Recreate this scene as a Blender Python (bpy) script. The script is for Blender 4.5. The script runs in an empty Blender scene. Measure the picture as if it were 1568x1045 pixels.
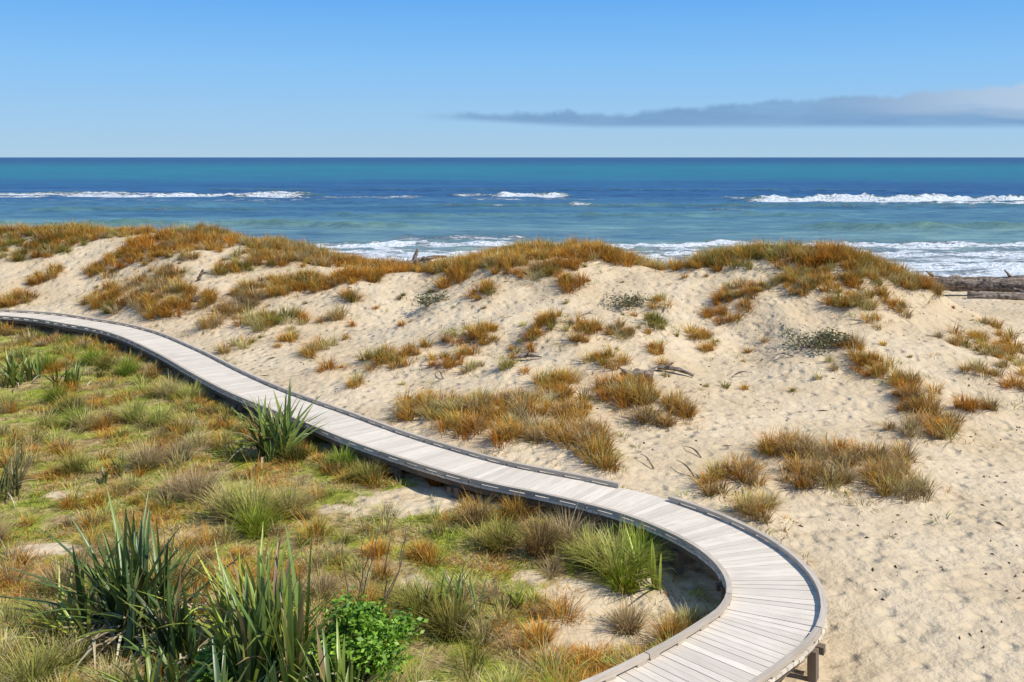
import bpy, math, numpy as np
from mathutils import Vector
rng=np.random.default_rng(7)
SC=bpy.context.scene
def sstep(a,b,x):
    t=np.clip((x-a)/(b-a),0,1); return t*t*(3-2*t)
def pn(x,y,seed=0):
    x=np.asarray(x,float); y=np.asarray(y,float)
    xi=np.floor(x).astype(np.int64); yi=np.floor(y).astype(np.int64); xf=x-xi; yf=y-yi
    def g(ix,iy,dx,dy):
        h=(ix*374761393+iy*668265263+seed*982451653)&0xffffffff
        h=((h^(h>>13))*1274126177)&0xffffffff; h=h^(h>>16)
        a=(h&0xffff)/65536.0*2*np.pi
        return np.cos(a)*dx+np.sin(a)*dy
    u=xf**3*(xf*(xf*6-15)+10); v=yf**3*(yf*(yf*6-15)+10)
    a=g(xi,yi,xf,yf)*(1-u)+g(xi+1,yi,xf-1,yf)*u
    b=g(xi,yi+1,xf,yf-1)*(1-u)+g(xi+1,yi+1,xf-1,yf-1)*u
    return (a*(1-v)+b*v)*1.5
def fbm(x,y,o=3,seed=0):
    s=0;a=1
    for i in range(o):
        s=s+a*pn(x*2**i,y*2**i,seed+i*7); a*=.5
    return s
# ---------------------------------------------------------------- terrain survey (x, y, z) metres
CP=np.array([(-37.4,58,2.85),(-28.3,55,2.8),(-24.9,54,3.07),(-19.9,52,3.0),(-14.9,50,3.03),(-13.3,50,2.5),(-11.5,48,2.78),(-8.76,47,2.25),(-5.67,47,1.73),(-4.04,46,1.75),(-2.48,45,2.3),(-.69,44,2.84),(1.8,42,3.17),(3.75,42,2.9),(5.4,42,2.54),(7.33,42,2.34),(8.77,41,2.86),(10.9,40,3.22),(12.95,39,3.19),(14.1,38,2.79),(15.4,38,2.29),(16.4,38.5,1.6),
(-60,64,.3),(-40,64,.3),(-20,60,.3),(-5,56,.2),(5,52,0.3),(12,50,.3),(17,48,0.),(-60,74,-1.3),(-30,74,-1.3),(0,72,-1.5),(15,68,-1.3),(-60,90,-3),(-30,90,-3),(0,90,-3),(30,90,-3),(60,90,-3),
(26,56,-.8),(26,75,-2.),(40,56,-.8),(40,75,-2),(60,58,-1),(60,76,-2),
(-24,47.5,1.5),(-18,45,1.5),(-14,42,1.4),(-9,40,1.3),(-5,38,1.0),(-1,36,1.4),(2.5,34,1.7),(6,35,1.5),(10,33,1.5),(13,31.5,1.2),(15,33,1.0),
(-30,43.9,.3),(-23,42.9,.3),(-18,41.5,.25),(-13,38,.3),(-10,35,.25),(-7,31,.3),(-4,28,.3),(-1,25,.3),(1.5,23,.2),(4,21.5,.1),(5.5,24,.2),(7,26.5,.3),(9,24,.1),(11,24,0),(13,26,.1),(16,28,.2),(18,33,.2),(19,38,.3),(21,45,-.1),
(5,12,-.1),(8,10,0),(8,14,0),(12,14,0),(6,17,0),(10,18,0),(16,20,0),(25,25,0),(35,40,0),(45,20,0),(25,35,.1),
(-21,41,.1),(-14,36.5,.12),(-8.8,29.5,.12),(-4.6,24.8,.12),(-.6,20.7,.1),(2.4,18.6,.1),(3.6,16.5,-.15),(3.9,14.8,-.25),(3,13.3,-.15),(1,11.5,-.1),
(-12,30,-.0),(-20,33,0),(-30,35,.3),(-8,24,-.05),(-15,24,0),(-25,24,.2),(-5,19,-.1),(-10,18,-.1),(-18,16,0),(0,16,-.2),(2,15.5,-.35),(-4,13,-.2),(-10,11,-.2),(0,8,-.2),(-20,8,0),(-40,15,.3),(-45,30,.5),(20,5,0),(-60,40,.8),(-60,56,3),(60,40,0),(60,10,0),(-60,5,.5)],float)
def tps(r2): return .5*r2*np.log(r2+1e-9)
_P=CP[:,:2]/30.0
_d=((_P[:,None]-_P[None])**2).sum(-1)
n=len(_P); A=np.zeros((n+3,n+3)); A[:n,:n]=tps(_d)+np.eye(n)*2e-4
A[:n,n]=1;A[:n,n+1:]=_P;A[n,:n]=1;A[n+1:,:n]=_P.T
W=np.linalg.solve(A,np.concatenate([CP[:,2],np.zeros(3)]))
def h0(x,y):
    X=np.clip(x,-60,60)/30.; Y=np.clip(y,5,90)/30.
    s=W[n]+W[n+1]*X+W[n+2]*Y
    for i in range(n): s=s+W[i]*tps((X-_P[i,0])**2+(Y-_P[i,1])**2)
    return s
# dune grass patches: x,y,rx,ry in decimetres, tuft count
G="""-246 517 24 15 26|-218 523 27 24 26|-235 495 20 8 14|-167 478 22 13 20|-145 499 11 11 16|-178 464 18 10 14|-151 465 15 15 10|-110 475 14 11 22|-113 449 12 13 12|-97 458 15 18 18|-80 482 13 25 18|-56 443 12 22 16|-29 428 8 12 10|-218 465 5 9 5|-177 433 9 10 9|-156 428 14 18 20|-136 404 13 9 16|-221 441 9 6 6|-109 402 7 15 10|-99 414 14 11 12|-82 413 12 8 10|-67 417 11 9 10|-124 435 4 7 4|-90 375 12 7 9|-79 348 3 8 3|-65 335 4 13 5|-57 304 2 5 1|-45 284 1 7 2|-42 309 6 6 5|-36 312 5 10 5|-115 377 3 6 2|-95 342 3 15 3|-68 376 4 6 2|-63 394 4 4 2|-4 428 17 19 18|18 414 14 14 16|33 401 8 7 8|-17 409 11 12 12|2 395 10 12 12|22 390 6 6 6|-22 404 8 9 4|-11 372 4 7 3|12 383 5 4 4|23 369 4 9 4|12 324 3 7 4|-18 326 6 4 4|-7 326 5 6 6|-21 303 4 7 3|-13 304 4 9 4|-31 323 3 7 2|-1 290 2 4 1|9 313 8 6 6|24 317 6 3 5|35 317 4 3 4|47 329 4 5 4|52 355 3 4 2|28 292 5 4 5|45 302 3 7 3|21 306 2 4 2|-25 261 4 9 8|-14 255 7 9 16|-4 253 7 9 14|3 258 7 7 8|12 276 5 6 7|15 259 5 9 8|29 269 5 9 10|38 256 7 8 16|34 268 5 6 8|9 237 11 6 16|17 230 5 8 12|20 218 2 5 7|-13 242 6 4 6|-1 232 3 3 3|87 394 13 12 16|77 395 8 12 8|103 387 11 8 14|113 371 12 5 18|124 375 7 9 12|132 370 7 7 10|143 365 7 5 9|151 363 4 3 4|59 417 11 25 8|44 404 5 11 5|84 358 7 6 8|75 350 7 7 8|62 325 3 9 4|102 357 7 8 12|117 351 10 11 20|127 360 6 7 8|118 337 4 7 5|132 345 4 7 5|102 301 4 6 4|105 289 5 5 7|112 278 5 4 6|106 271 3 2 3|109 261 6 7 10|106 246 3 7 7|98 246 5 4 3|153 326 10 12 8|168 342 3 12 5|152 307 5 10 6|136 289 4 3 3|143 283 3 5 3|122 264 3 2 3|127 262 2 3 2|62 227 4 7 9|71 227 7 5 12|63 211 7 5 9|79 217 6 8 12|79 205 5 7 9|90 224 2 4 2|46 210 3 3 4|50 210 3 3 4|48 191 3 4 5|42 205 3 3 3"""
PT=np.array([list(map(float,a.split())) for a in G.split('|')]); PT[:,:4]/=10
def hgt(x,y):
    z=h0(x,y)
    m=sstep(.25,1.1,z)*sstep(70,60,y)
    z=z+m*(.28*fbm(x/4.5,y/4.5,2,3)+.12*fbm(x/1.6,y/1.6,2,11))
    z=z+.035*fbm(x/1.1,y/1.1,2,21)*sstep(75,60,y)+.06*pn(x/3.,y/3.,31)*sstep(75,60,y)
    neb=0
    for p in PT:
        if p[1]<40.5:
            s=.35+.6*max(p[2],p[3]); neb=neb+.15*np.exp(-((x-p[0])**2+(y-p[1])**2)/(s*s))
    z=z+np.minimum(neb,.34)
    # wind-scoured hollows on the right dune
    z=z-.35*np.exp(-(((x-7.2)/1.3)**2+((y-31.5)/2.6)**2))-.25*np.exp(-(((x-12.3)/1.6)**2+((y-32.)/1.6)**2))+.25*np.exp(-(((x-9.2)/1.)**2+((y-33)/2.2)**2))
    # trampled sand, footprint-scale relief
    z=z+.016*pn(x/.33,y/.33,41)*sstep(-.8,.4,x-3+.0*y)*sstep(60,50,y)
    return z
PATH=np.array([(-70,48.5),(-50,46.5),(-33,43.6),(-21.3,41.4),(-16.8,39.1),(-14,36.8),(-11.2,33.3),(-8.8,29.9),(-6.9,27.4),(-4.6,24.8),(-2.74,22.7),(-.6,20.7),(1.1,19.6),(2.3,18.7),(3.1,17.8),(3.68,16.8),(3.95,15.8),(3.93,14.85),(3.62,14.0),(3.06,13.3),(2.26,12.5),(1.3,11.7),(.2,11.0),(-1.2,10.3),(-3,9.6),(-6,8.6)],float)
def catmull(P,k=24):
    out=[]
    for i in range(1,len(P)-2):
        p0,p1,p2,p3=P[i-1:i+3]
        for t in np.linspace(0,1,k,endpoint=False):
            out.append(.5*((2*p1)+(-p0+p2)*t+(2*p0-5*p1+4*p2-p3)*t*t+(-p0+3*p1-3*p2+p3)*t**3))
    return np.array(out)
C=catmull(PATH)
seg=np.linalg.norm(np.diff(C,axis=0),axis=1); S=np.concatenate([[0],np.cumsum(seg)]); L=S[-1]
def cpt(s): return np.array([np.interp(s,S,C[:,0]),np.interp(s,S,C[:,1])]).T
def cfr(s):
    s=np.clip(np.asarray(s,float),.16,L-.16); p=cpt(s); d=cpt(s+.15)-cpt(s-.15); d/=np.linalg.norm(d,axis=-1,keepdims=True)
    return p,d,np.stack([-d[...,1],d[...,0]],-1)
_ps=np.linspace(0.2,L-.2,220); _pp,_pd,_pnn=cfr(_ps)
def sdist(x,y):
    best=np.full(x.shape,1e9); sg=np.zeros(x.shape)
    for i in range(len(_pp)):
        dx=x-_pp[i,0]; dy=y-_pp[i,1]; d=dx*dx+dy*dy; m=d<best
        best=np.where(m,d,best); sg=np.where(m,np.sign(dx*_pnn[i,0]+dy*_pnn[i,1]),sg)
    return np.sqrt(best)*sg
BARE=[(-1.9,20.2,1.5,.8),(-8.5,17.9,.8,.3),(1.8,16.1,1.3,1.2),(.9,15.1,.8,.5),(-3.3,19.9,.6,.25),(-9.4,20.9,.5,.25),(3.2,14.6,.7,1.2),(-.2,19.8,.5,.3),(.3,16.9,.3,.3),(-1.6,16.6,.4,.25)]
def vegmask(x,y,sd):
    v=sstep(-.2,-.9,sd)
    for b in BARE:
        r=((x-b[0])/b[2])**2+((y-b[1])/b[3])**2
        v=v*sstep(.3,1.5,r+.9*fbm(x/.6,y/.6,3,51))
    v=v*(.25+.75*sstep(-1.0,-.6,fbm(x/1.3,y/1.3,2,61)+.3*sstep(18,26,y)))
    return v
# ---------------------------------------------------------------- node helper
class NB:
    def __init__(s,nt): s.nt=nt
    def n(s,t,**k):
        nd=s.nt.nodes.new(t)
        for a,b in k.items(): setattr(nd,a,b)
        return nd
    def set(s,inp,v):
        if isinstance(v,bpy.types.NodeSocket): s.nt.links.new(v,inp)
        elif v is not None: inp.default_value=v
    def m(s,op,a,b=None,c=None,clamp=False):
        nd=s.n('ShaderNodeMath',operation=op,use_clamp=clamp); s.set(nd.inputs[0],a)
        if b is not None: s.set(nd.inputs[1],b)
        if c is not None: s.set(nd.inputs[2],c)
        return nd.outputs[0]
    def ss(s,v,a,b,x=0.,y=1.):
        nd=s.n('ShaderNodeMapRange',interpolation_type='SMOOTHSTEP'); s.set(nd.inputs[0],v); s.set(nd.inputs[1],a); s.set(nd.inputs[2],b); s.set(nd.inputs[3],x); s.set(nd.inputs[4],y); return nd.outputs[0]
    def mix(s,f,a,b,bt='MIX'):
        nd=s.n('ShaderNodeMix',data_type='RGBA',blend_type=bt); s.set(nd.inputs[0],f)
        for i,v in ((6,a),(7,b)):
            if isinstance(v,tuple): v=(*v[:3],1)
            s.set(nd.inputs[i],v)
        return nd.outputs[2]
    def noise(s,vec,scale,detail=4,rough=.55):
        nd=s.n('ShaderNodeTexNoise'); s.set(nd.inputs['Vector'],vec); nd.inputs['Scale'].default_value=scale; nd.inputs['Detail'].default_value=detail; nd.inputs['Roughness'].default_value=rough; return nd.outputs['Fac']
    def sc(s,vec,v):
        nd=s.n('ShaderNodeVectorMath',operation='MULTIPLY'); s.set(nd.inputs[0],vec); nd.inputs[1].default_value=v; return nd.outputs[0]
    def pos(s): return s.n('ShaderNodeNewGeometry').outputs['Position']
    def attr(s,name): return s.n('ShaderNodeAttribute',attribute_name=name)
    def bump(s,h,dist,strength=1.,nrm=None):
        nd=s.n('ShaderNodeBump'); nd.inputs['Distance'].default_value=dist; nd.inputs['Strength'].default_value=strength; s.set(nd.inputs['Height'],h)
        if nrm is not None: s.set(nd.inputs['Normal'],nrm)
        return nd.outputs[0]
def newmat(name,rough=.8,spec=.3):
    m=bpy.data.materials.new(name); m.use_nodes=True; b=m.node_tree.nodes['Principled BSDF']
    b.inputs['Roughness'].default_value=rough; b.inputs['Specular IOR Level'].default_value=spec
    return m,NB(m.node_tree),b
def diffmat(name):
    m=bpy.data.materials.new(name); m.use_nodes=True; nt=m.node_tree; nt.nodes.remove(nt.nodes['Principled BSDF'])
    d=nt.nodes.new('ShaderNodeBsdfDiffuse'); nt.links.new(d.outputs[0],nt.nodes['Material Output'].inputs[0]); return m,NB(nt),d
# sand / ground
ms,N,b=diffmat('sand_ground')
P=N.pos(); big=N.noise(P,.35,4); mid=N.noise(P,2.2,5); fine=N.noise(P,30,3,.7)
col=N.mix(N.ss(big,.35,.65),(.54,.42,.27),(.62,.50,.34))
col=N.mix(N.ss(mid,.4,.8,0,.45),col,(.45,.34,.21))
col=N.mix(N.ss(fine,.62,.78,0,.45),col,(.25,.18,.115))
sx=N.n('ShaderNodeSeparateXYZ'); N.set(sx.inputs[0],P)
col=N.mix(N.ss(sx.outputs[2],-1.9,-1.2,.75,0),col,(.26,.2,.14))
veg=N.attr('veg').outputs['Fac']
vn=N.noise(P,5,6,.65); vn2=N.noise(P,1.1,4)
lit=N.mix(N.ss(vn,.35,.65),(.22,.155,.065),(.46,.34,.17))
moss=N.mix(N.ss(vn,.35,.65),(.17,.20,.03),(.33,.34,.055))
vc=N.mix(N.ss(vn2,.42,.6),lit,moss)
vf=N.ss(N.m('ADD',veg,N.m('MULTIPLY',N.m('SUBTRACT',vn,.5),1.6)),.15,.8)
col=N.mix(vf,col,vc)
N.set(b.inputs['Color'],col)
vor=N.n('ShaderNodeTexVoronoi',feature='SMOOTH_F1'); N.set(vor.inputs['Vector'],P); vor.inputs['Scale'].default_value=2.7; vor.inputs['Randomness'].default_value=1
fh=N.m('ADD',N.m('MULTIPLY',N.ss(vor.outputs['Distance'],0.05,.42),.6),N.m('MULTIPLY',N.noise(P,3.6,4,.55),1.1))
fh=N.m('ADD',fh,N.m('MULTIPLY',fine,.03))
N.set(b.inputs['Normal'],N.bump(fh,.11,1.0))
# timber
def timber(name,c1,c2):
    m,N,b=newmat(name,.85,.2)
    u=N.attr('u').outputs['Fac']; v=N.attr('v').outputs['Fac']; r=N.attr('rnd').outputs['Fac']
    cb=N.n('ShaderNodeCombineXYZ'); N.set(cb.inputs[0],N.m('MULTIPLY',u,2.5)); N.set(cb.inputs[1],N.m('MULTIPLY',v,45)); N.set(cb.inputs[2],N.m('MULTIPLY',r,30))
    g=N.noise(cb.outputs[0],1.,5,.6); st=N.noise(N.pos(),1.3,4)
    c=N.mix(N.ss(g,.3,.7),c1,c2); c=N.mix(N.m('MULTIPLY',r,.5),c,tuple(x*.68 for x in c1)); c=N.mix(N.ss(st,.48,.72,0,.35),c,tuple(x*.68 for x in c1))
    N.set(b.inputs['Base Color'],c); N.set(b.inputs['Normal'],N.bump(g,.006)); return m
mdeck=timber('weathered_deck_timber',(.63,.545,.44),(.80,.71,.59))
mrail=timber('weathered_rail_timber',(.46,.385,.30),(.64,.555,.45))
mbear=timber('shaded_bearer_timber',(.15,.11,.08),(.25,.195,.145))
mdrift,N,b=newmat('driftwood_bark',.9,.15)
P=N.pos(); g=N.noise(N.sc(P,(1,1,1)),6,7,.7); g2=N.noise(P,1.5,3); g3=N.noise(N.sc(P,(.5,2.5,9)),1.2,5,.6)
c=N.mix(N.ss(g,.35,.65),(.13,.095,.07),(.50,.41,.33)); c=N.mix(N.ss(g2,.4,.7,0,.4),c,(.2,.15,.115)); c=N.mix(N.ss(g3,.42,.55,.65,0),c,(.07,.05,.04)); N.set(b.inputs['Base Color'],c); N.set(b.inputs['Normal'],N.bump(N.m('ADD',g,g3),.08))
def leafmat(name,rough,tr,spec=.25):
    m,N,b=newmat(name,rough,spec); ca=N.attr('col').outputs['Color']; N.set(b.inputs['Base Color'],ca)
    t=N.n('ShaderNodeBsdfTranslucent'); N.set(t.inputs[0],ca); mx=N.n('ShaderNodeMixShader'); mx.inputs[0].default_value=tr
    m.node_tree.links.new(b.outputs[0],mx.inputs[1]); m.node_tree.links.new(t.outputs[0],mx.inputs[2]); m.node_tree.links.new(mx.outputs[0],m.node_tree.nodes['Material Output'].inputs[0]); return m
mgrass,N,b=diffmat('grass_blades'); ca=N.attr('col').outputs['Color']; N.set(b.inputs['Color'],ca)
t=N.n('ShaderNodeBsdfTranslucent'); N.set(t.inputs[0],ca); mx=N.n('ShaderNodeMixShader'); mx.inputs[0].default_value=.33
N.nt.links.new(b.outputs[0],mx.inputs[1]); N.nt.links.new(t.outputs[0],mx.inputs[2]); N.nt.links.new(mx.outputs[0],N.nt.nodes['Material Output'].inputs[0])
mflax=leafmat('flax_leaves',.38,.18,.5); mleaf=leafmat('shrub_leaves',.45,.25,.4)
# ---------------------------------------------------------------- mesh helpers
def fast(name,co,q,mat,attrs={},col=None,smooth=True,parent=None):
    co=np.asarray(co,np.float32).reshape(-1,3); q=np.asarray(q,np.int32); k=q.shape[1]
    me=bpy.data.meshes.new(name); me.vertices.add(len(co)); me.vertices.foreach_set('co',co.ravel())
    me.loops.add(q.size); me.loops.foreach_set('vertex_index',q.ravel())
    me.polygons.add(len(q)); me.polygons.foreach_set('loop_start',np.arange(0,q.size,k,dtype=np.int32))
    me.polygons.foreach_set('use_smooth',np.full(len(q),smooth)); me.update(calc_edges=True)
    for a,v in attrs.items():
        at=me.attributes.new(a,'FLOAT','POINT'); at.data.foreach_set('value',np.asarray(v,np.float32).ravel())
    if col is not None:
        at=me.attributes.new('col','FLOAT_COLOR','POINT'); c4=np.ones((len(co),4),np.float32); c4[:,:3]=col; at.data.foreach_set('color',c4.ravel())
    me.materials.append(mat)
    o=bpy.data.objects.new(name,me); SC.collection.objects.link(o)
    if parent: o.parent=parent
    return o
def gridmesh(name,X,Y,Z,mat,attrs={}):
    ny,nx=X.shape; idx=np.arange(nx*ny).reshape(ny,nx)
    q=np.stack([idx[:-1,:-1],idx[:-1,1:],idx[1:,1:],idx[1:,:-1]],-1).reshape(-1,4)
    return fast(name,np.stack([X,Y,Z],-1),q,mat,attrs)
def ax(lo,hi,st,far,g=1.18):
    m=list(np.arange(lo,hi,st)); a=[];s=st;x=m[0]
    while x>far[0]: s*=g; x-=s; a.append(x)
    b=[];s=st;x=m[-1]
    while x<far[1]: s*=g; x+=s; b.append(x)
    return np.array(a[::-1]+m+b)
# ground
xs=ax(-30,28,.105,(-2500,2500)); ys=ax(9,57,.105,(-400,3000))
X,Y=np.meshgrid(xs,ys); Z=hgt(X,Y)-sstep(90,400,Y)*5
SD=sdist(X,Y); V=vegmask(X,Y,SD)
gridmesh('ground',X,Y,Z,ms,{'veg':V})
# sea ----------------------------------------------------------------
xs=ax(-135,150,.7,(-30000,30000),1.15); ys=ax(70,255,.4,(64,40000),1.08)
X,Y=np.meshgrid(xs,ys); Z=np.full(X.shape,-2.0); F=np.zeros(X.shape)
near=sstep(500,300,Y)
Z+=near*(.22*np.sin(Y/3.1+2.5*pn(X/30,Y/30,5))*(.4+.6*np.abs(pn(X/14,Y/9,8)))+.10*fbm(X/5,Y/2.2,3,14))
def breaker(x0,x1,yc,h,foam,wash,sd,edge=6):
    global Z,F
    c=yc+4.5*pn(X/24,X*0+sd,sd)+1.6*pn(X/6,X*0+sd,sd+1)
    env=sstep(x0,x0+edge,X)*sstep(x1,x1-edge,X); s=Y-c
    irr=np.clip(.72+.35*pn(X/9,Y*0+sd,sd+2)+.25*pn(X/2.2,Y/2.2,sd+3)+.25*pn(X/.9,Y/.9,sd+4),.05,1.6)
    prof=np.where(s<0,np.exp(-(s/1.5)**2),np.exp(-(s/5.0)**2))
    Z=Z+h*env*irr*prof
    wl=wash*(.6+.8*np.abs(pn(X/5,X*0+sd,sd+6)))
    f=sstep(-wl,-wl*.2,s)*sstep(1.4,-.8,s)*(.75+.25*np.clip(irr,0,1))
    F=np.maximum(F,foam*env*f)
breaker(-150,-66,236,.6,.8,16,101,12); breaker(-115,-36,231,.8,.9,18,102,18); breaker(-70,-38,226,1.5,.9,12,107,14); breaker(-48,-14,224,.4,.66,20,103,8); breaker(-130,-24,212,.15,.55,16,121,20); breaker(-150,-100,226,.5,.78,12,130,8)
breaker(-9,17,226,1.3,.98,11,104,8); breaker(-18,8,234,.6,.7,8,108,6); breaker(-14,22,215,.15,.6,11,131,6)
breaker(42,185,202,1.6,1.0,14,105,10); breaker(66,195,191,.8,.88,14,106,20); breaker(36,130,214,.5,.6,8,122,12); breaker(34,130,186,.2,.6,12,132,12)
breaker(-200,-5,128,1.0,.0,3,110,12); breaker(30,200,122,1.0,.0,3,111,10); breaker(-40,60,150,.8,.3,3,112,20); breaker(-90,-30,165,.8,0.45,4,113,20); breaker(30,44,172,.4,.62,5,116,5); breaker(8,16,176,.4,.7,5,117,3); breaker(-30,120,178,.7,.42,5,123,20); breaker(-100,120,265,.8,.40,4,124,20); breaker(-140,0,190,.5,.42,4,133,20)
breaker(-16,5,113,.5,.68,11,114,5)
for a,bq,c,h in ((-200,200,100,.5),(-200,200,92,.45),(-200,200,84,.25)):
    breaker(a,bq,c,h,.95,7,int(120+c),5)
wash=sstep(104,91,Y+4*pn(X/12,X*0,77)+2*pn(X/3,Y/3,78))
F=np.maximum(F,wash*(.74+.3*fbm(X/9,Y/3.,3,79)))
sea_m,N,b=newmat('sea_water',.3,.2)
P=N.pos(); sx=N.n('ShaderNodeSeparateXYZ'); N.set(sx.inputs[0],P)
warp=N.noise(N.sc(P,(.004,.012,0)),1,4)
lg=N.m('LOGARITHM',N.m('MAXIMUM',sx.outputs[1],70),10)
fac=N.m('DIVIDE',N.m('SUBTRACT',lg,1.85),2.15); fac=N.m('ADD',fac,N.m('MULTIPLY',N.m('SUBTRACT',warp,.5),.16))
cr=N.n('ShaderNodeValToRGB'); N.set(cr.inputs[0],fac); E=cr.color_ramp.elements
st=[(0.0,(.30,.35,.31)),(.08,(.175,.275,.265)),(.14,(.10,.205,.225)),(.19,(.055,.15,.225)),(.25,(.024,.085,.19)),(.31,(.013,.075,.175)),(.37,(.007,.13,.175)),(.5,(.004,.15,.17)),(.6,(.004,.085,.145)),(.72,(.003,.038,.11)),(1,(.003,.032,.10))]
E[0].position=0;E[0].color=(*st[0][1],1);E[1].position=1;E[1].color=(*st[-1][1],1)
for p,c in st[1:-1]: e=E.new(p); e.color=(*c,1)
s1=N.noise(N.sc(P,(.012,.05,0)),1,8,.65); s2=N.noise(N.sc(P,(.15,.5,0)),1,5,.6)
wc=N.mix(1.0,cr.outputs[0],N.mix(N.ss(s1,.3,.7),(.5,.62,.8),(1.4,1.3,1.15)),'MULTIPLY')
wc=N.mix(1.0,wc,N.mix(N.ss(s2,.3,.7),(.58,.66,.8),(1.3,1.24,1.14)),'MULTIPLY')
zf=N.ss(sx.outputs[2],-1.9,-1.2,0,.6); wc=N.mix(zf,wc,(.09,.18,.13))
fo=N.attr('foam').outputs['Fac']; fn=N.noise(N.sc(P,(.3,1.0,1.2)),1,8,.75); fn2=N.noise(N.sc(P,(1.6,3.,3)),1,3,.6)
fm=N.ss(N.m('ADD',fo,N.m('ADD',N.m('MULTIPLY',N.m('SUBTRACT',fn,.5),2.1),N.m('MULTIPLY',N.m('SUBTRACT',fn2,.5),.6))),.5,.78)
fcol=N.mix(N.ss(fn2,.3,.7),(.66,.72,.75),(.88,.89,.89))
wc=N.mix(N.m('MULTIPLY',fm,.93),wc,fcol)
N.set(b.inputs['Base Color'],wc); N.set(b.inputs['Roughness'],N.m('ADD',N.m('MULTIPLY',fm,.5),.32))
w1=N.noise(N.sc(P,(.35,1.1,.5)),1,6,.6)
N.set(b.inputs['Normal'],N.bump(N.m('ADD',N.m('ADD',w1,N.m('MULTIPLY',N.m('MULTIPLY',fn2,fm),1.2)),N.m('MULTIPLY',N.noise(N.sc(P,(.06,.2,.1)),1,4),2)),.7,.9))
gridmesh('sea',X,Y,Z,sea_m,{'foam':F})
# ---------------------------------------------------------------- boardwalk
bw=bpy.data.objects.new('boardwalk',None); SC.collection.objects.link(bw)
DZ=.45
def sweep_boxes(name,items,mat):
    v=[];f=[];U=[];Vv=[];R=[]
    for (s0,s1,o0,o1,z0,z1,ns,al) in items:
        ss=np.linspace(s0,s1,ns+1); p,d,nn=cfr(ss); b0=len(v); r=rng.random()
        for i in range(ns+1):
            for (o,z) in ((o0,z0),(o1,z0),(o1,z1),(o0,z1)):
                q=p[i]+nn[i]*o; v.append((q[0],q[1],z)); 
                if al: U.append(ss[i]); Vv.append(o+z)
                else: U.append(o); Vv.append(ss[i])
                R.append(r)
        for i in range(ns):
            a=b0+4*i
            for k in range(4): f.append((a+k,a+(k+1)%4,a+4+(k+1)%4,a+4+k))
        f.append((b0+3,b0+2,b0+1,b0)); a=b0+4*ns; f.append((a,a+1,a+2,a+3))
    return fast(name,v,f,mat,{'u':U,'v':Vv,'rnd':R},smooth=False,parent=bw)
it=[];s=.3
while s<L-.5:
    e=rng.normal(0,.006,2); it.append((s,s+.134,-.72+e[0],.72+e[1],DZ-.04,DZ+rng.normal(0,.0015),1,0)); s+=.143
sweep_boxes('deck_planks',it,mdeck)
def gap(sm,side):
    p,d,nn=cfr(sm); q=p+nn*.68*side
    return side>0 and 2.12<q[0]<2.95 and q[1]>17.5
rails=[];blocks=[]
for side in (1,-1):
    ss=np.arange(.3,L-.5,.06); ok=[not gap(x,side) for x in ss]
    runs=[];st0=None
    for x,k in zip(ss,ok):
        if k and st0 is None: st0=x
        if (not k) and st0 is not None: runs.append((st0,x)); st0=None
    runs.append((st0,ss[-1]))
    for (a,bq) in runs:
        k=max(1,int(round((bq-a)/2.7))); e=np.linspace(a,bq,k+1)
        for i in range(k):
            o=side*.672
            rails.append((e[i]+.01,e[i+1]-.01,o-.042,o+.042,DZ+.042,DZ+.10,10,1))
            for fr in (.05,.28,.5,.72,.95):
                sm=e[i]+(e[i+1]-e[i])*fr; blocks.append((sm-.1,sm+.1,o-.038,o+.038,DZ+.002,DZ+.041,1,1))
sweep_boxes('kerb_rail',rails,mrail); sweep_boxes('kerb_blocks',blocks,mrail)
js=[]
for o in (-.6,0,.6):
    e=np.arange(.3,L-.5,3.)
    for a in e: js.append((a,min(a+2.99,L-.5),o-.025,o+.025,DZ-.185,DZ-.042,10,1))
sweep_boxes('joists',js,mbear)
be=[];po=[]
for a in np.arange(1.,L-.6,1.8):
    be.append((a-.05,a+.05,-.74,.74,DZ-.29,DZ-.187,1,0))
    for o in (-.62,.62):
        p,d,nn=cfr(a); q=p+nn*o; zg=float(hgt(np.array([q[0]]),np.array([q[1]]))[0])
        po.append((a-.06+.13,a+.06+.13,o-.06,o+.06,zg-.4,DZ-.19,1,0))
sweep_boxes('bearers',be,mbear); sweep_boxes('posts',po,mbear)
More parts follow.
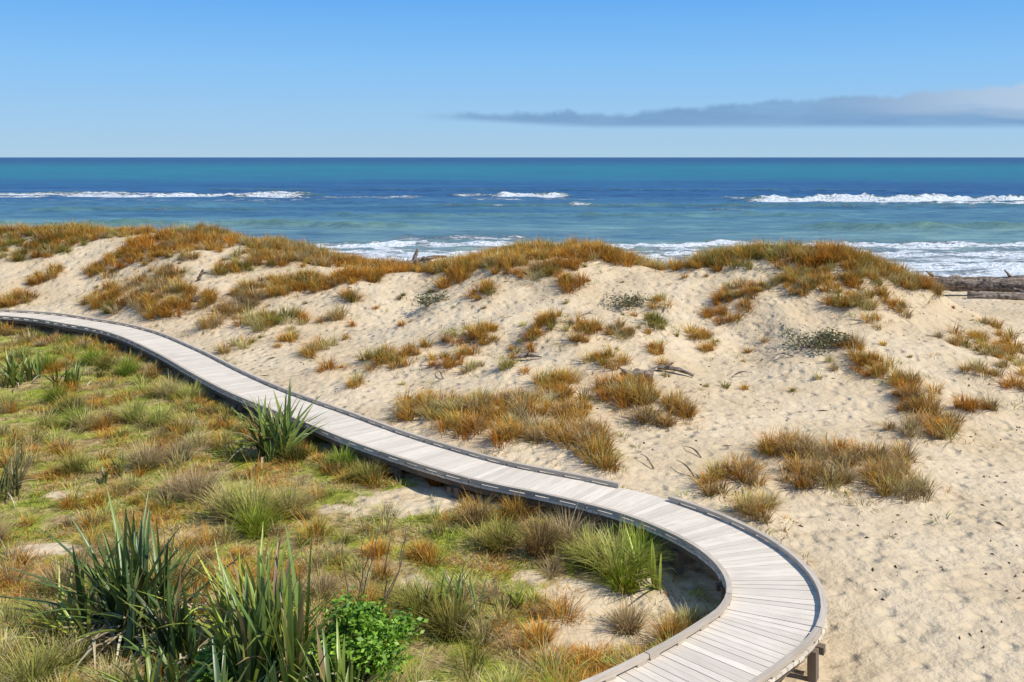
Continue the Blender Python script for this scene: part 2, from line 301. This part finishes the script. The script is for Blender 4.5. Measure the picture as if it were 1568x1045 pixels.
# ---------------------------------------------------------------- blades
def blade_arr(base,az,h,reach,w,droop,nseg,ctop,cbot,fold=0.,wp=1.6,curve=1.6):
    N_=len(base); t=np.linspace(0,1,nseg+1)[None,:]; dx=np.cos(az)[:,None];dy=np.sin(az)[:,None]
    r=reach[:,None]*t**curve; x=base[:,0:1]+dx*r; y=base[:,1:2]+dy*r; z=base[:,2:3]+h[:,None]*(t-droop[:,None]*t**3)
    ww=w[:,None]*(1-t**wp)*.5*(.55+.45*np.minimum(1,t*5))+w[:,None]*.03
    tw=rng.normal(0,.5,N_)[:,None]; px=-dy*np.cos(tw)+dx*np.sin(tw)*.5; py=dx*np.cos(tw)+dy*np.sin(tw)*.5
    if fold:
        cols=[np.stack([x-px*ww,y-py*ww,z+ww*fold],-1),np.stack([x,y,z],-1),np.stack([x+px*ww,y+py*ww,z+ww*fold],-1)]
    else: cols=[np.stack([x-px*ww,y-py*ww,z],-1),np.stack([x+px*ww,y+py*ww,z],-1)]
    k=len(cols); co=np.stack(cols,2).reshape(N_,-1,3)
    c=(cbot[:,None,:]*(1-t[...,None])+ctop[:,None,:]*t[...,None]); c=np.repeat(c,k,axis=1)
    b0=np.arange(N_)[:,None,None]*((nseg+1)*k); i=np.arange(nseg)[None,:,None]*k; j=np.arange(k-1)[None,None,:]
    a=b0+i+j; q=np.stack([a,a+1,a+k+1,a+k],-1).reshape(-1,4)
    return co.reshape(-1,3),q,c.reshape(-1,3)
class Acc:
    def __init__(s): s.c=[];s.q=[];s.k=[];s.n=0
    def add(s,t):
        s.c.append(t[0]); s.q.append(t[1]+s.n); s.k.append(t[2]); s.n+=len(t[0])
    def make(s,name,mat): return fast(name,np.concatenate(s.c),np.concatenate(s.q),mat,col=np.concatenate(s.k))
PAL={'orange':[(.76,.37,.06),(.82,.44,.085),(.66,.29,.04),(.74,.51,.15),(.46,.31,.08)],
'straw':[(.76,.60,.26),(.68,.54,.19),(.56,.50,.14),(.78,.63,.33)],
'beige':[(.64,.48,.25),(.58,.41,.20),(.68,.53,.30),(.48,.35,.17)],
'green':[(.25,.36,.045),(.33,.43,.06),(.20,.29,.035),(.46,.49,.09)],
'palegreen':[(.53,.56,.12),(.62,.58,.16),(.40,.46,.08),(.74,.62,.26)],
'brown':[(.42,.27,.11),(.50,.33,.13),(.32,.21,.09),(.58,.39,.16)],
'olive':[(.32,.30,.065),(.40,.35,.08),(.48,.38,.12),(.27,.26,.055)],
'rust':[(.68,.28,.04),(.76,.36,.06),(.57,.21,.03),(.70,.43,.11)],
'bright':[(.40,.53,.045),(.48,.57,.06),(.32,.43,.04),(.58,.56,.09)]}
def cols(kind,n_,var=.16):
    p=np.array(PAL[kind]); c=p[rng.integers(0,len(p),n_)]*(1+rng.normal(0,var,(n_,1))); return np.clip(c,.01,.85)
def tufts(acc,cx,cy,h,r,spread,nb,kinds,w,nseg=3,bot=.6):
    T=len(cx); cz=hgt(cx,cy); ti=np.repeat(np.arange(T),nb); n_=len(ti)
    a=rng.random(n_)*2*np.pi; rr=np.sqrt(rng.random(n_)); base=np.stack([cx[ti]+np.cos(a)*rr*r[ti],cy[ti]+np.sin(a)*rr*r[ti],cz[ti]-.03],-1)
    az=a+rng.normal(0,.5,n_)
    hh=h[ti]*rng.uniform(.55,1.1,n_)*(1-.35*rr**2); re=spread[ti]*(.15+rr)*rng.uniform(.5,1.3,n_)
    ct=np.zeros((n_,3)); 
    for k in set(kinds):
        m=np.array([kinds[i]==k for i in range(T)])[ti]; ct[m]=cols(k,m.sum())
    tint=(1+rng.normal(0,.16,(T,1)))[ti]; ct=np.clip(ct*tint,.01,.85)
    acc.add(blade_arr(base,az,hh,re,w[ti]*rng.uniform(.7,1.3,n_),rng.uniform(.0,.45,n_),nseg,ct,ct*bot))  # bot darkens the blade bases in colour, standing in for shade inside clumps
# dune grass
acc=Acc(); cx=[];cy=[];hh=[];kk=[]
for p in PT:
    crest=p[1]>36; k=int(p[4]*(3.4 if p[1]>40 else 2.9 if crest else 2.3))+1
    a=rng.random(k)*6.283; rr=np.sqrt(rng.random(k))*1.15
    cx+=list(p[0]+np.cos(a)*rr*p[2]); cy+=list(p[1]+np.sin(a)*rr*p[3]); hh+=list(rng.uniform(.30,.72,k)*(1.15 if crest else .95))
    pk=['orange','orange','orange','straw','orange','beige','olive','rust','rust'] if p[1]>32 or p[0]<3 else ['orange','straw','brown','orange','beige','rust']
    dom=pk[rng.integers(0,len(pk))]
    kk+=[dom if rng.random()<.4 else pk[rng.integers(0,len(pk))] for _ in range(k)]
CR=np.array([(-30,55),(-24.9,53.5),(-19.9,51.5),(-14.9,49.7),(-11.5,47.8),(-8.8,47),(-6.8,46.8)]); CR2=np.array([(-3.2,45),(-.7,43.8),(1.8,42),(3.75,41.8),(5.4,41.8)]); CR3=np.array([(6.8,41.8),(8.77,40.8),(10.9,39.8),(12.95,38.8),(14.1,38),(15.6,38)])
for Q,k in ((CR,210),(CR2,95),(CR3,105)):
    t=rng.random(k)*(len(Q)-1); x=np.interp(t,np.arange(len(Q)),Q[:,0])+rng.normal(0,.4,k); y=np.interp(t,np.arange(len(Q)),Q[:,1])+rng.normal(0,.9,k)
    cx+=list(x);cy+=list(y);hh+=list(rng.uniform(.35,.85,k)); kk+=[['orange','orange','rust','straw','olive','beige'][i] for i in rng.integers(0,6,k)]
# scattered lone tufts
k=330; x=rng.uniform(-22,18,k); y=rng.uniform(25,46,k); ok=(h0(x,y)>.4)&(fbm(x/3,y/3,2,141)>-.15); x=x[ok];y=y[ok]; cx+=list(x);cy+=list(y);hh+=list(rng.uniform(.15,.45,len(x))); kk+=[['orange','straw','rust','beige','olive'][i] for i in rng.integers(0,5,len(x))]
cx=np.array(cx);cy=np.array(cy);hh=np.array(hh); sd=sdist(cx,cy); ok=np.abs(sd)>1.0
cx,cy,hh=cx[ok],cy[ok],hh[ok]; kk=[k for k,o in zip(kk,ok) if o]
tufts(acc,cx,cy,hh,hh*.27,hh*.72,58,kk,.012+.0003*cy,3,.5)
m=rng.random(len(cx))<.5; ex=cx[m]+rng.normal(0,.55,m.sum()); ey=cy[m]+rng.normal(0,.6,m.sum()); ok=np.abs(sdist(ex,ey))>.95; ex=ex[ok];ey=ey[ok]
ek=[['orange','olive','green','brown'][i] for i in rng.integers(0,4,len(ex))]; eh=rng.uniform(.1,.25,len(ex))
tufts(acc,ex,ey,eh,eh*.8,eh*1.3,20,ek,np.full(len(ex),.02),2)
acc.make('dune_grass',mgrass)
# field ground cover --------------------------------------------------
acc=Acc()
def field_pts(n_,ylo,yhi):
    y=ylo+(yhi-ylo)*rng.random(n_)**1.25; x=rng.uniform(-.64,.30,n_)*y-1.2*rng.random(n_); return x,y
x,y=field_pts(21000,10.2,43.5); sd=sdist(x,y); v=vegmask(x,y,sd); ok=(rng.random(len(x))<v*.95+.05)&(sd<-.78); x,y,sd=x[ok],y[ok],sd[ok]
na=fbm(x/2.2,y/2.2,2,71); nb_=fbm(x/1.6,y/1.6,2,81); right=sstep(-4,0,x)*sstep(24,17,y)
kinds=[]
for i in range(len(x)):
    g=na[i]*1.1+rng.normal(0,.28)-.08-.40*right[i]+ (.10 if y[i]<15 else 0)
    if g>.12: kinds.append('bright' if rng.random()<.6 else 'palegreen' if rng.random()<.6 else 'green')
    elif g>-.1: kinds.append('palegreen' if rng.random()<.6 else 'straw' if rng.random()<.6 else 'olive')
    elif nb_[i]>.0: kinds.append('rust' if rng.random()<.5 else 'orange')
    else: kinds.append('beige' if rng.random()<.5 else 'straw')
h=(.10+.13*rng.random(len(x)))*(1+.8*np.clip(nb_,-.6,.8))
isg=np.array([k in('bright',) for k in kinds]); h=np.where(isg,h*.65,h)
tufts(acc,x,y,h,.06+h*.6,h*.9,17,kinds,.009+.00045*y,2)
acc.make('field_grass',mgrass)
# tussocks --------------------------------------------------------------
acc=Acc()
TL=[(-10,26.4,.95,.3,'palegreen'),(-9.2,26.0,.8,.3,'palegreen'),(-11.0,25.8,.7,.3,'straw'),(-8.3,22.6,.85,.35,'beige'),(-7.7,23.1,.7,.3,'beige'),(-5.0,19.2,1.2,.42,'palegreen'),(-5.6,19.6,1.0,.3,'straw'),(-4.4,19.6,.9,.3,'straw'),(-4.8,18.8,.8,.3,'bright'),(-6.5,20.6,.95,.35,'beige'),(-7.1,20.9,.7,.3,'beige'),(-11.4,26.1,.7,.3,'green'),(-10,29,.8,.3,'straw'),(-9.2,28.5,.7,.3,'palegreen'),(-14.3,33.8,.9,.3,'green'),(-13.4,32.8,.8,.3,'olive'),(-12.3,31.8,.8,.3,'green'),(-15.4,32.9,.9,.35,'green'),(-13.1,28.6,.8,.3,'green'),(-14.2,27.9,.8,.3,'palegreen'),(-12.1,27.4,.8,.3,'olive'),(1.8,17.0,1.1,.34,'palegreen'),(2.2,17.3,.9,.28,'bright'),(1.4,17.4,.9,.3,'palegreen'),(1.9,16.7,.7,.3,'bright'),(.5,17.7,.95,.28,'brown'),(-.2,17.9,.8,.28,'olive'),(1.0,18.0,.8,.3,'beige'),(.1,19.1,.6,.25,'orange'),(-.7,18.9,.6,.25,'brown'),(-3.1,21.4,.6,.3,'olive'),(-2.6,21.9,.5,.25,'rust'),(-1.6,21.2,.45,.22,'rust'),(-3.8,22.3,.6,.25,'green'),(1.8,15.5,.6,.22,'beige'),(.4,14.9,.45,.2,'rust'),(-.9,15.0,.8,.25,'olive'),(-1.4,15.5,.75,.25,'olive'),(2.4,15.0,.6,.22,'orange'),(2.75,15.4,.5,.2,'straw'),(-6.5,13.5,.8,.3,'palegreen'),(-5.3,13.3,.6,.3,'straw'),(-7.2,13.9,.7,.3,'straw'),(-5.9,12.9,.6,.3,'palegreen'),(-6.9,13.0,.6,.3,'straw'),(-.1,13.2,.5,.25,'palegreen'),(.6,13.0,.45,.2,'green'),(-4.3,15.8,.6,.3,'straw'),(-3.1,16.2,.5,.3,'beige'),(-7.4,16.4,.7,.3,'beige'),(-8.6,15.6,.6,.3,'straw'),(-9.6,18.2,.8,.3,'beige'),(-9.8,22.3,.7,.3,'olive'),(-6.9,17.9,.6,.3,'straw'),(-2.4,17.7,.4,.25,'rust'),(-1.6,17.6,.4,.25,'orange'),(-4.6,24.3,.5,.3,'green'),(-5.0,22.9,.6,.3,'olive')]
tx=[t[0] for t in TL];ty=[t[1] for t in TL];th=[t[2] for t in TL];tr=[t[3] for t in TL];tk=[t[4] for t in TL]
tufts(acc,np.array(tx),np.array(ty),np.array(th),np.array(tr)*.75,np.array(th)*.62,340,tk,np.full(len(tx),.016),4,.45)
x,y=field_pts(1300,10.5,43); sd=sdist(x,y); v=vegmask(x,y,sd); ok=(v>.6)&(sd<-1.0); x,y=x[ok][:640],y[ok][:640]
kn=['beige','straw','orange','palegreen','olive','palegreen','rust','straw','orange','beige']; kinds=[kn[i] for i in rng.integers(0,len(kn),len(x))]
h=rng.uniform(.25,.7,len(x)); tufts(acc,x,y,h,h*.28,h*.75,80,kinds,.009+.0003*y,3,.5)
s=rng.uniform(12,L-9,420); p,d,nn=cfr(s); o=-rng.uniform(.85,1.5,420); x=p[:,0]+nn[:,0]*o; y=p[:,1]+nn[:,1]*o; v=vegmask(x,y,np.full(420,-2.)); ok=v>.5; x,y=x[ok],y[ok]
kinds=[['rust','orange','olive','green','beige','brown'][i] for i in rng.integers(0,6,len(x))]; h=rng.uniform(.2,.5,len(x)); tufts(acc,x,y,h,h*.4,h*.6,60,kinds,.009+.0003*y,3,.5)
acc.make('tussock_grass',mgrass)
# flax ------------------------------------------------------------------
def flax(x,y,h,n_,w,tint,r=.25,dead=.15,spread=.55):
    z=float(hgt(np.array([x]),np.array([y]))[0]); acc=Acc()
    nf=max(3,n_//9); fx=rng.normal(0,r,nf); fy=rng.normal(0,r,nf); fa=rng.random(nf)*6.283
    fi=rng.integers(0,nf,n_); base=np.stack([x+fx[fi]+rng.normal(0,.03,n_),y+fy[fi]+rng.normal(0,.03,n_),np.full(n_,z-.05)],-1)
    out=np.arctan2(fy[fi],fx[fi]); az=np.where(rng.random(n_)<.5,fa[fi],fa[fi]+np.pi)*.6+out*.4+rng.normal(0,.35,n_)
    L_=h*rng.uniform(.6,1.08,n_); lean=np.abs(rng.normal(.38,.22,n_))*spread/.55
    hh=L_*np.cos(np.clip(lean,0,1.2)); re=L_*np.sin(np.clip(lean,0,1.2))*1.15
    base_c=np.array(tint); c=base_c*(1+rng.normal(0,.25,(n_,1)))+rng.random((n_,1))**2*np.array([.15,.13,.01])
    br=rng.random(n_)<.07; c[br]=np.array([.3,.2,.09])
    dr=rng.uniform(0,.22,n_); dr[rng.random(n_)<.15]+=.35
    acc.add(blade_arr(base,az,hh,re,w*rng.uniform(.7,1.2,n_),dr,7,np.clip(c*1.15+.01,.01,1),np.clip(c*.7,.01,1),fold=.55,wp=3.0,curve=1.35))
    k=int(n_*dead); 
    if k:
        a=rng.random(k)*6.283; bs=np.stack([x+rng.normal(0,r,k),y+rng.normal(0,r,k),np.full(k,z-.02)],-1); c=np.array([.62,.50,.31])*(1+rng.normal(0,.3,(k,1)))
        acc.add(blade_arr(bs,a,h*rng.uniform(.25,.5,k),h*rng.uniform(.35,.65,k),w*.7*np.ones(k),rng.uniform(.6,1.05,k),7,np.clip(c,.03,.7),np.clip(c*.6,.02,.6),fold=.4,wp=3.))
    acc.make('flax_plant',mflax)
DG=(.06,.115,.03); YG=(.28,.33,.045); MG=(.115,.18,.032)
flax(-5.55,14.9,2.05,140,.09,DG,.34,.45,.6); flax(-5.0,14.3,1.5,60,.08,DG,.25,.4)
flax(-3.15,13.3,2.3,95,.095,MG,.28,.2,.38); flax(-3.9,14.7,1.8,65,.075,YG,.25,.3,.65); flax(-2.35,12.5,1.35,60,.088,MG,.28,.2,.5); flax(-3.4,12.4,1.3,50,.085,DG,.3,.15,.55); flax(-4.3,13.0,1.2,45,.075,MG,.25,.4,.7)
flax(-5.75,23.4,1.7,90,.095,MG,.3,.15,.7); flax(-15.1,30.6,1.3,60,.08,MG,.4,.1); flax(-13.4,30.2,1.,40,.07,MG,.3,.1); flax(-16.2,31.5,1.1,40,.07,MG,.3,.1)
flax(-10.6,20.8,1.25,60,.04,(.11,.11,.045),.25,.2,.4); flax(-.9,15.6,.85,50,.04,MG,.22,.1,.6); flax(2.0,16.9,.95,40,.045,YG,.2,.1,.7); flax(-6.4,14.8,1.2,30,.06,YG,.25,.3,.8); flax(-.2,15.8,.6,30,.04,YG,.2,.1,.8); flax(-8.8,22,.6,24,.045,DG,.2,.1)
# leafy shrubs -----------------------------------------------------------
def tube(pts,rad,nside=7,noise=0.,seed=0):
    pts=np.array(pts,float); n_=len(pts); v=[];f=[]; r=np.interp(np.linspace(0,1,n_),np.linspace(0,1,len(rad)),rad)
    for i in range(n_):
        t=pts[min(i+1,n_-1)]-pts[max(i-1,0)]; t/=np.linalg.norm(t)+1e-9; a=np.cross(t,(0,0,1.)); 
        if np.linalg.norm(a)<.1: a=np.cross(t,(1.,0,0))
        a/=np.linalg.norm(a); b_=np.cross(t,a)
        for k in range(nside):
            an=2*np.pi*k/nside; q=1+noise*(pn(i*.22+seed,k*.9+seed,seed)+.5*pn(i*.6,k*2.3+seed,seed+5)); v.append(pts[i]+(a*np.cos(an)+b_*np.sin(an))*r[i]*q)
    for i in range(n_-1):
        for k in range(nside): f.append((i*nside+k,i*nside+(k+1)%nside,(i+1)*nside+(k+1)%nside,(i+1)*nside+k))
    for e,i in ((0,0),(1,n_-1)):
        c=len(v); v.append(pts[i])
        for k in range(nside):
            a,b2=i*nside+k,i*nside+(k+1)%nside; f.append((a,b2,c) if e else (b2,a,c))
    return v,f
def joined(name,tubes,mat,smooth=True):
    v=[];f=[]
    for tv,tf in tubes:
        b0=len(v); v+=[tuple(a) for a in tv]; f+=[tuple(i+b0 for i in q) for q in tf]
    me=bpy.data.meshes.new(name); me.from_pydata(v,[],f); me.update(); me.polygons.foreach_set('use_smooth',[smooth]*len(me.polygons)); me.materials.append(mat)
    o=bpy.data.objects.new(name,me); SC.collection.objects.link(o); return o
def shrub(name,x,y,rad,h,nl,pal,leaf=.05,lumps=9):
    z=float(hgt(np.array([x]),np.array([y]))[0]); root=bpy.data.objects.new(name,None); SC.collection.objects.link(root)
    cs=[];tb=[]
    for i in range(lumps):
        a=rng.random()*6.283; rr=rad*np.sqrt(rng.random())*.75; cz=h*rng.uniform(.35,.85); c=np.array([x+np.cos(a)*rr,y+np.sin(a)*rr,z+cz]); cs.append((c,rad*rng.uniform(.22,.42)))
        mid_=(np.array([x,y,z-.05])+c)/2+rng.normal(0,.05,3); tb.append(tube([(x,y,z-.05),mid_,c],[.02,.014,.006],5))
    li=rng.integers(0,lumps,nl); dirs=rng.normal(0,1,(nl,3)); dirs/=np.linalg.norm(dirs,axis=1,keepdims=True); rr=rng.random(nl)**.35
    cen=np.array([c for c,_ in cs])[li]+dirs*(np.array([r for _,r in cs])[li]*rr*(1+.35*rng.normal(0,1,nl)))[:,None]*np.array([1,1,.75])
    cen[:,2]=np.maximum(cen[:,2],z+.03)
    u=rng.normal(0,1,(nl,3)); u/=np.linalg.norm(u,axis=1,keepdims=True); u[:,2]=np.abs(u[:,2])*.5; w_=np.cross(u,dirs+rng.normal(0,.4,(nl,3))); w_/=np.linalg.norm(w_,axis=1,keepdims=True)+1e-6
    l=(leaf*rng.uniform(.6,1.3,nl))[:,None]
    co=np.stack([cen-u*l,cen+w_*l*.5,cen+u*l,cen-w_*l*.5],1).reshape(-1,3); q=np.arange(nl*4).reshape(-1,4)
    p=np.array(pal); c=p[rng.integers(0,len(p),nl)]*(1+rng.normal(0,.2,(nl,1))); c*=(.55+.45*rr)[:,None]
    o=fast('leaves',co,q,mleaf,col=np.repeat(np.clip(c,.005,.6),4,axis=0),smooth=False); o.parent=root
    o=joined('stems',tb,mdrift); o.parent=root
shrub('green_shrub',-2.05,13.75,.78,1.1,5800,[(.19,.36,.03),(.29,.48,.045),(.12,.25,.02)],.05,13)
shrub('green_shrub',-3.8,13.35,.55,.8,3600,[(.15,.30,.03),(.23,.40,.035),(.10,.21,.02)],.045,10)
for (x,y,r) in ((-3.2,38.0,1.0),(4.1,35.6,.9),(9.1,31.0,1.1),(9.9,30.8,.7)):
    shrub('dune_shrub',x,y,r,.36,750,[(.17,.19,.08),(.26,.25,.12),(.14,.14,.06),(.34,.26,.14)],.055,14)
tb=[]
for i in range(7):
    a=rng.normal(0,.35); p=[np.array([-2.35+rng.normal(0,.15),15.6,-.2])]
    for k in range(6): p.append(p[-1]+np.array([.06+a*.12+rng.normal(0,.04),rng.normal(0,.04),.24]))
    tb.append(tube(p,[.014,.004],5))
joined('bare_twigs',tb,mbear)
# driftwood -----------------------------------------------------------------
def gz(x,y): return float(hgt(np.array([float(x)]),np.array([float(y)]))[0])
def log(name,segs,smooth=True):
    tb=[]
    for i,(p0,p1,r0,r1,bend) in enumerate(segs):
        p0=np.array(p0,float);p1=np.array(p1,float); k=30; t=np.linspace(0,1,k)[:,None]; pts=p0+(p1-p0)*t; pts[:,2]+=np.sin(t[:,0]*np.pi)*bend; pts[:,1]+=np.sin(t[:,0]*5+i)*abs(bend)*.3
        tb.append(tube(pts,[r0*.75,r0,r0*.92,(r0+r1)/2,r1,r1*.75],18 if r0>.2 else 7,.4 if r0>.2 else .25,seed=i*3+int(abs(p0[0])*7)%50))
    return joined(name,tb,mdrift)
z=gz(27,54.5)
log('driftwood_log',[((23.7,56.6,z+.55),(29.2,54.8,z+.62),.42,.36,.05),((28.0,55.6,z+.75),(35.5,53.2,z+.45),.4,.52,.1),((25.0,54.6,z+.15),(35,51.8,z+.12),.27,.22,.05),((24.0,56.8,z+.95),(23.4,56.2,z+1.3),.12,.05,.02),((27.5,54.6,z+.5),(29.2,53.2,z+.0),.12,.05,.0),((28.0,55.4,z+.8),(27.3,55.2,z+1.5),.11,.05,.0),((31,54,z+.8),(32.5,53.2,z+1.3),.1,.04,0),((28.0,55.6,z+.7),(27.6,55.0,z+.2),.13,.06,0)])
log('driftwood_log',[((23.9,59.5,gz(23.9,59.5)+.25),(26.4,60.5,gz(26.4,60.5)+.3),.28,.22,.05)])
z=gz(3.5,28); log('driftwood_stump',[((3.05,28.1,z+.12),(3.95,27.9,z+.14),.15,.2,.05),((3.3,28,z+.2),(3.0,27.8,z+.42),.07,.03,0),((3.8,28,z+.2),(4.1,28.2,z+.38),.07,.03,0)])
log('driftwood_branch',[((4.25,29.1,gz(4.25,29.1)+.1),(5.25,28.8,gz(5.25,28.8)+.07),.07,.05,.08),((4.4,29.05,gz(4.4,29)+.1),(4.7,28.9,gz(4.7,28.9)+.35),.035,.02,0)])
log('driftwood_branch',[((.1,30.3,gz(.1,30.3)+.08),(.9,30.0,gz(.9,30)+.05),.06,.03,.05),((.4,30.2,gz(.4,30.2)+.08),(.5,30,gz(.5,30)+.3),.03,.015,0)])
log('driftwood_branch',[((-13.4,42.5,gz(-13.4,42.5)+.02),(-13.15,42.4,gz(-13.15,42.4)+.5),.08,.05,0),((-13.3,42.5,gz(-13.3,42.5)+.25),(-12.9,42.4,gz(-12.9,42.4)+.35),.05,.03,.05)])
log('driftwood_branch',[((-13.0,40.5,gz(-13,40.5)+.05),(-12.5,40.4,gz(-12.5,40.4)+.2),.09,.05,.05)])
z=gz(-4.0,46); log('driftwood_pile',[((-5.2,46,gz(-5.2,46)+.15),(-3.4,45.7,z+.35),.15,.1,.1),((-4.7,46.1,z+.0),(-4.35,46,z+.95),.12,.08,0),((-4.5,45.9,z+.25),(-3.0,45.6,z+.65),.11,.06,.12),((-4.9,45.8,z+.1),(-4.0,45.7,z+.6),.14,.07,.05),((-4.3,45.8,z+.3),(-3.6,45.6,z+.1),.16,.1,.0)])
sg=[]
for (x,y) in ((3.1,21.8),(4.3,22.6),(3.9,21.3),(5.3,34.9),(9.6,31.4),(11.5,14.5),(8,12.2),(12.5,22),(5.0,35.4),(5.2,35.6),(-2,29),(2.2,33),(6.5,29.5),(-6,36),(8.6,30.4)):
    a=rng.random()*3.14; l=rng.uniform(.35,.75); x2=x+np.cos(a)*l;y2=y+np.sin(a)*l
    sg.append(((x,y,gz(x,y)+.02),(x2,y2,gz(x2,y2)+rng.uniform(.02,.18)),.02,.008,.08))
log('beach_sticks',sg)
nd=2600; x=rng.uniform(-12,22,nd); y=9.5+rng.random(nd)*32; sd=sdist(x,y); cl=fbm(x/2.,y/2.,2,91); ok=(sd>1.0)&(rng.random(nd)<sstep(-.2,.7,cl)+.12); x,y=x[ok],y[ok]; k=len(x)
a=rng.random(k)*6.283; l=rng.uniform(.015,.06,k)*(1+(rng.random(k)<.1)*2.5); w_=rng.uniform(.008,.022,k); z=hgt(x,y)
ux,uy=np.cos(a)*l,np.sin(a)*l; vx,vy=-np.sin(a)*w_,np.cos(a)*w_
co=np.stack([np.stack([x-ux,y-uy,z],-1),np.stack([x+vx,y+vy,z+.002],-1),np.stack([x+ux,y+uy,z+.01],-1),np.stack([x-vx,y-vy,z+.002],-1),np.stack([x,y,z+.02+w_],-1)],1).reshape(-1,3)
b0=np.arange(k)[:,None,None]*5; tr=np.array([(0,1,4),(1,2,4),(2,3,4),(3,0,4)])[None]; q=(b0+tr).reshape(-1,3)
c=np.array([.16,.11,.07])*(1+rng.normal(0,.3,(k,1))); fast('beach_debris',co,q,mgrass,col=np.repeat(np.clip(c,.02,.5),5,axis=0),smooth=False)
# ---------------------------------------------------------------- sky, sun
w=bpy.data.worlds.new('World'); SC.world=w; w.use_nodes=True; nt=w.node_tree; N=NB(nt); bg=nt.nodes['Background']
SE,SA=math.radians(50),math.radians(114)
sk=N.n('ShaderNodeTexSky',sky_type='NISHITA',sun_disc=False,sun_elevation=SE,sun_rotation=SA,dust_density=0.0,ozone_density=3.0)
D=N.n('ShaderNodeTexCoord').outputs['Generated']; sx=N.n('ShaderNodeSeparateXYZ'); N.set(sx.inputs[0],D)
cr=N.n('ShaderNodeValToRGB'); N.set(cr.inputs[0],sx.outputs[2]); E=cr.color_ramp.elements
E[0].position=0;E[0].color=(.38,.60,.80,1);E[1].position=1;E[1].color=(.14,.25,.52,1)
for p,c in ((.035,(.33,.58,.86)),(.09,(.24,.54,.93)),(.16,(.125,.42,.92)),(.35,(.14,.33,.72))): e=E.new(p); e.color=(*c,1)
g10=N.sc(cr.outputs[0],(10,10,10)); sky=N.mix(.92,sk.outputs[0],g10)
yy=N.m('MAXIMUM',sx.outputs[1],.05); t=N.m('DIVIDE',sx.outputs[0],yy); e=N.m('DIVIDE',sx.outputs[2],yy)
cb=N.n('ShaderNodeCombineXYZ'); N.set(cb.inputs[0],N.m('MULTIPLY',t,9)); N.set(cb.inputs[1],N.m('MULTIPLY',e,70)); n1=N.noise(cb.outputs[0],1,6,.55)
cb2=N.n('ShaderNodeCombineXYZ'); N.set(cb2.inputs[0],N.m('MULTIPLY',t,20)); N.set(cb2.inputs[1],N.m('MULTIPLY',e,15)); n2=N.noise(cb2.outputs[0],1,7,.62)
top=N.m('ADD',N.m('ADD',.047,N.m('MULTIPLY',N.m('MAXIMUM',N.m('SUBTRACT',t,.12),0),.07)),N.m('MULTIPLY',N.m('SUBTRACT',n2,.5),.026))
top=N.m('MULTIPLY',top,N.ss(t,-.12,.06,.93,1)); bot=N.m('SUBTRACT',.0375,N.ss(t,-.09,.1,-.0005,.0075))
mk=N.m('MULTIPLY',N.m('MULTIPLY',N.ss(N.m('SUBTRACT',e,bot),-.003,.005),N.ss(N.m('SUBTRACT',top,e),-.001,.006)),N.m('MULTIPLY',N.ss(t,-.105,-.02),N.ss(t,.9,1.6,1,0)))
mk=N.m('MULTIPLY',mk,N.ss(n1,.15,.6,.55,.9))
lit_=N.m('MULTIPLY',N.ss(t,.25,.55),N.ss(N.m('ADD',N.m('SUBTRACT',e,.03),N.m('MULTIPLY',N.m('SUBTRACT',n1,.5),.03)),.006,.024))
cc=N.mix(lit_,(1.9,3.5,5.9),(4.8,6.0,7.6)); sky=N.mix(mk,sky,cc)
N.set(bg.inputs[0],sky); bg.inputs[1].default_value=.1
ld=bpy.data.lights.new('sun','SUN'); ld.energy=5.; ld.angle=math.radians(.5); ld.color=(1,.955,.87)
lo=bpy.data.objects.new('sun',ld); SC.collection.objects.link(lo)
lo.rotation_euler=Vector((math.sin(SA)*math.cos(SE),math.cos(SA)*math.cos(SE),math.sin(SE))).to_track_quat('Z','Y').to_euler()
cd=bpy.data.cameras.new('camera'); cd.lens=35; cd.sensor_width=36; cd.shift_y=-281.5/1568; cd.clip_end=80000
co=bpy.data.objects.new('camera',cd); SC.collection.objects.link(co); co.location=(0,0,7); co.rotation_euler=(math.pi/2,0,0); SC.camera=co
SC.view_settings.view_transform='Standard'; SC.view_settings.look='None'; SC.view_settings.exposure=0
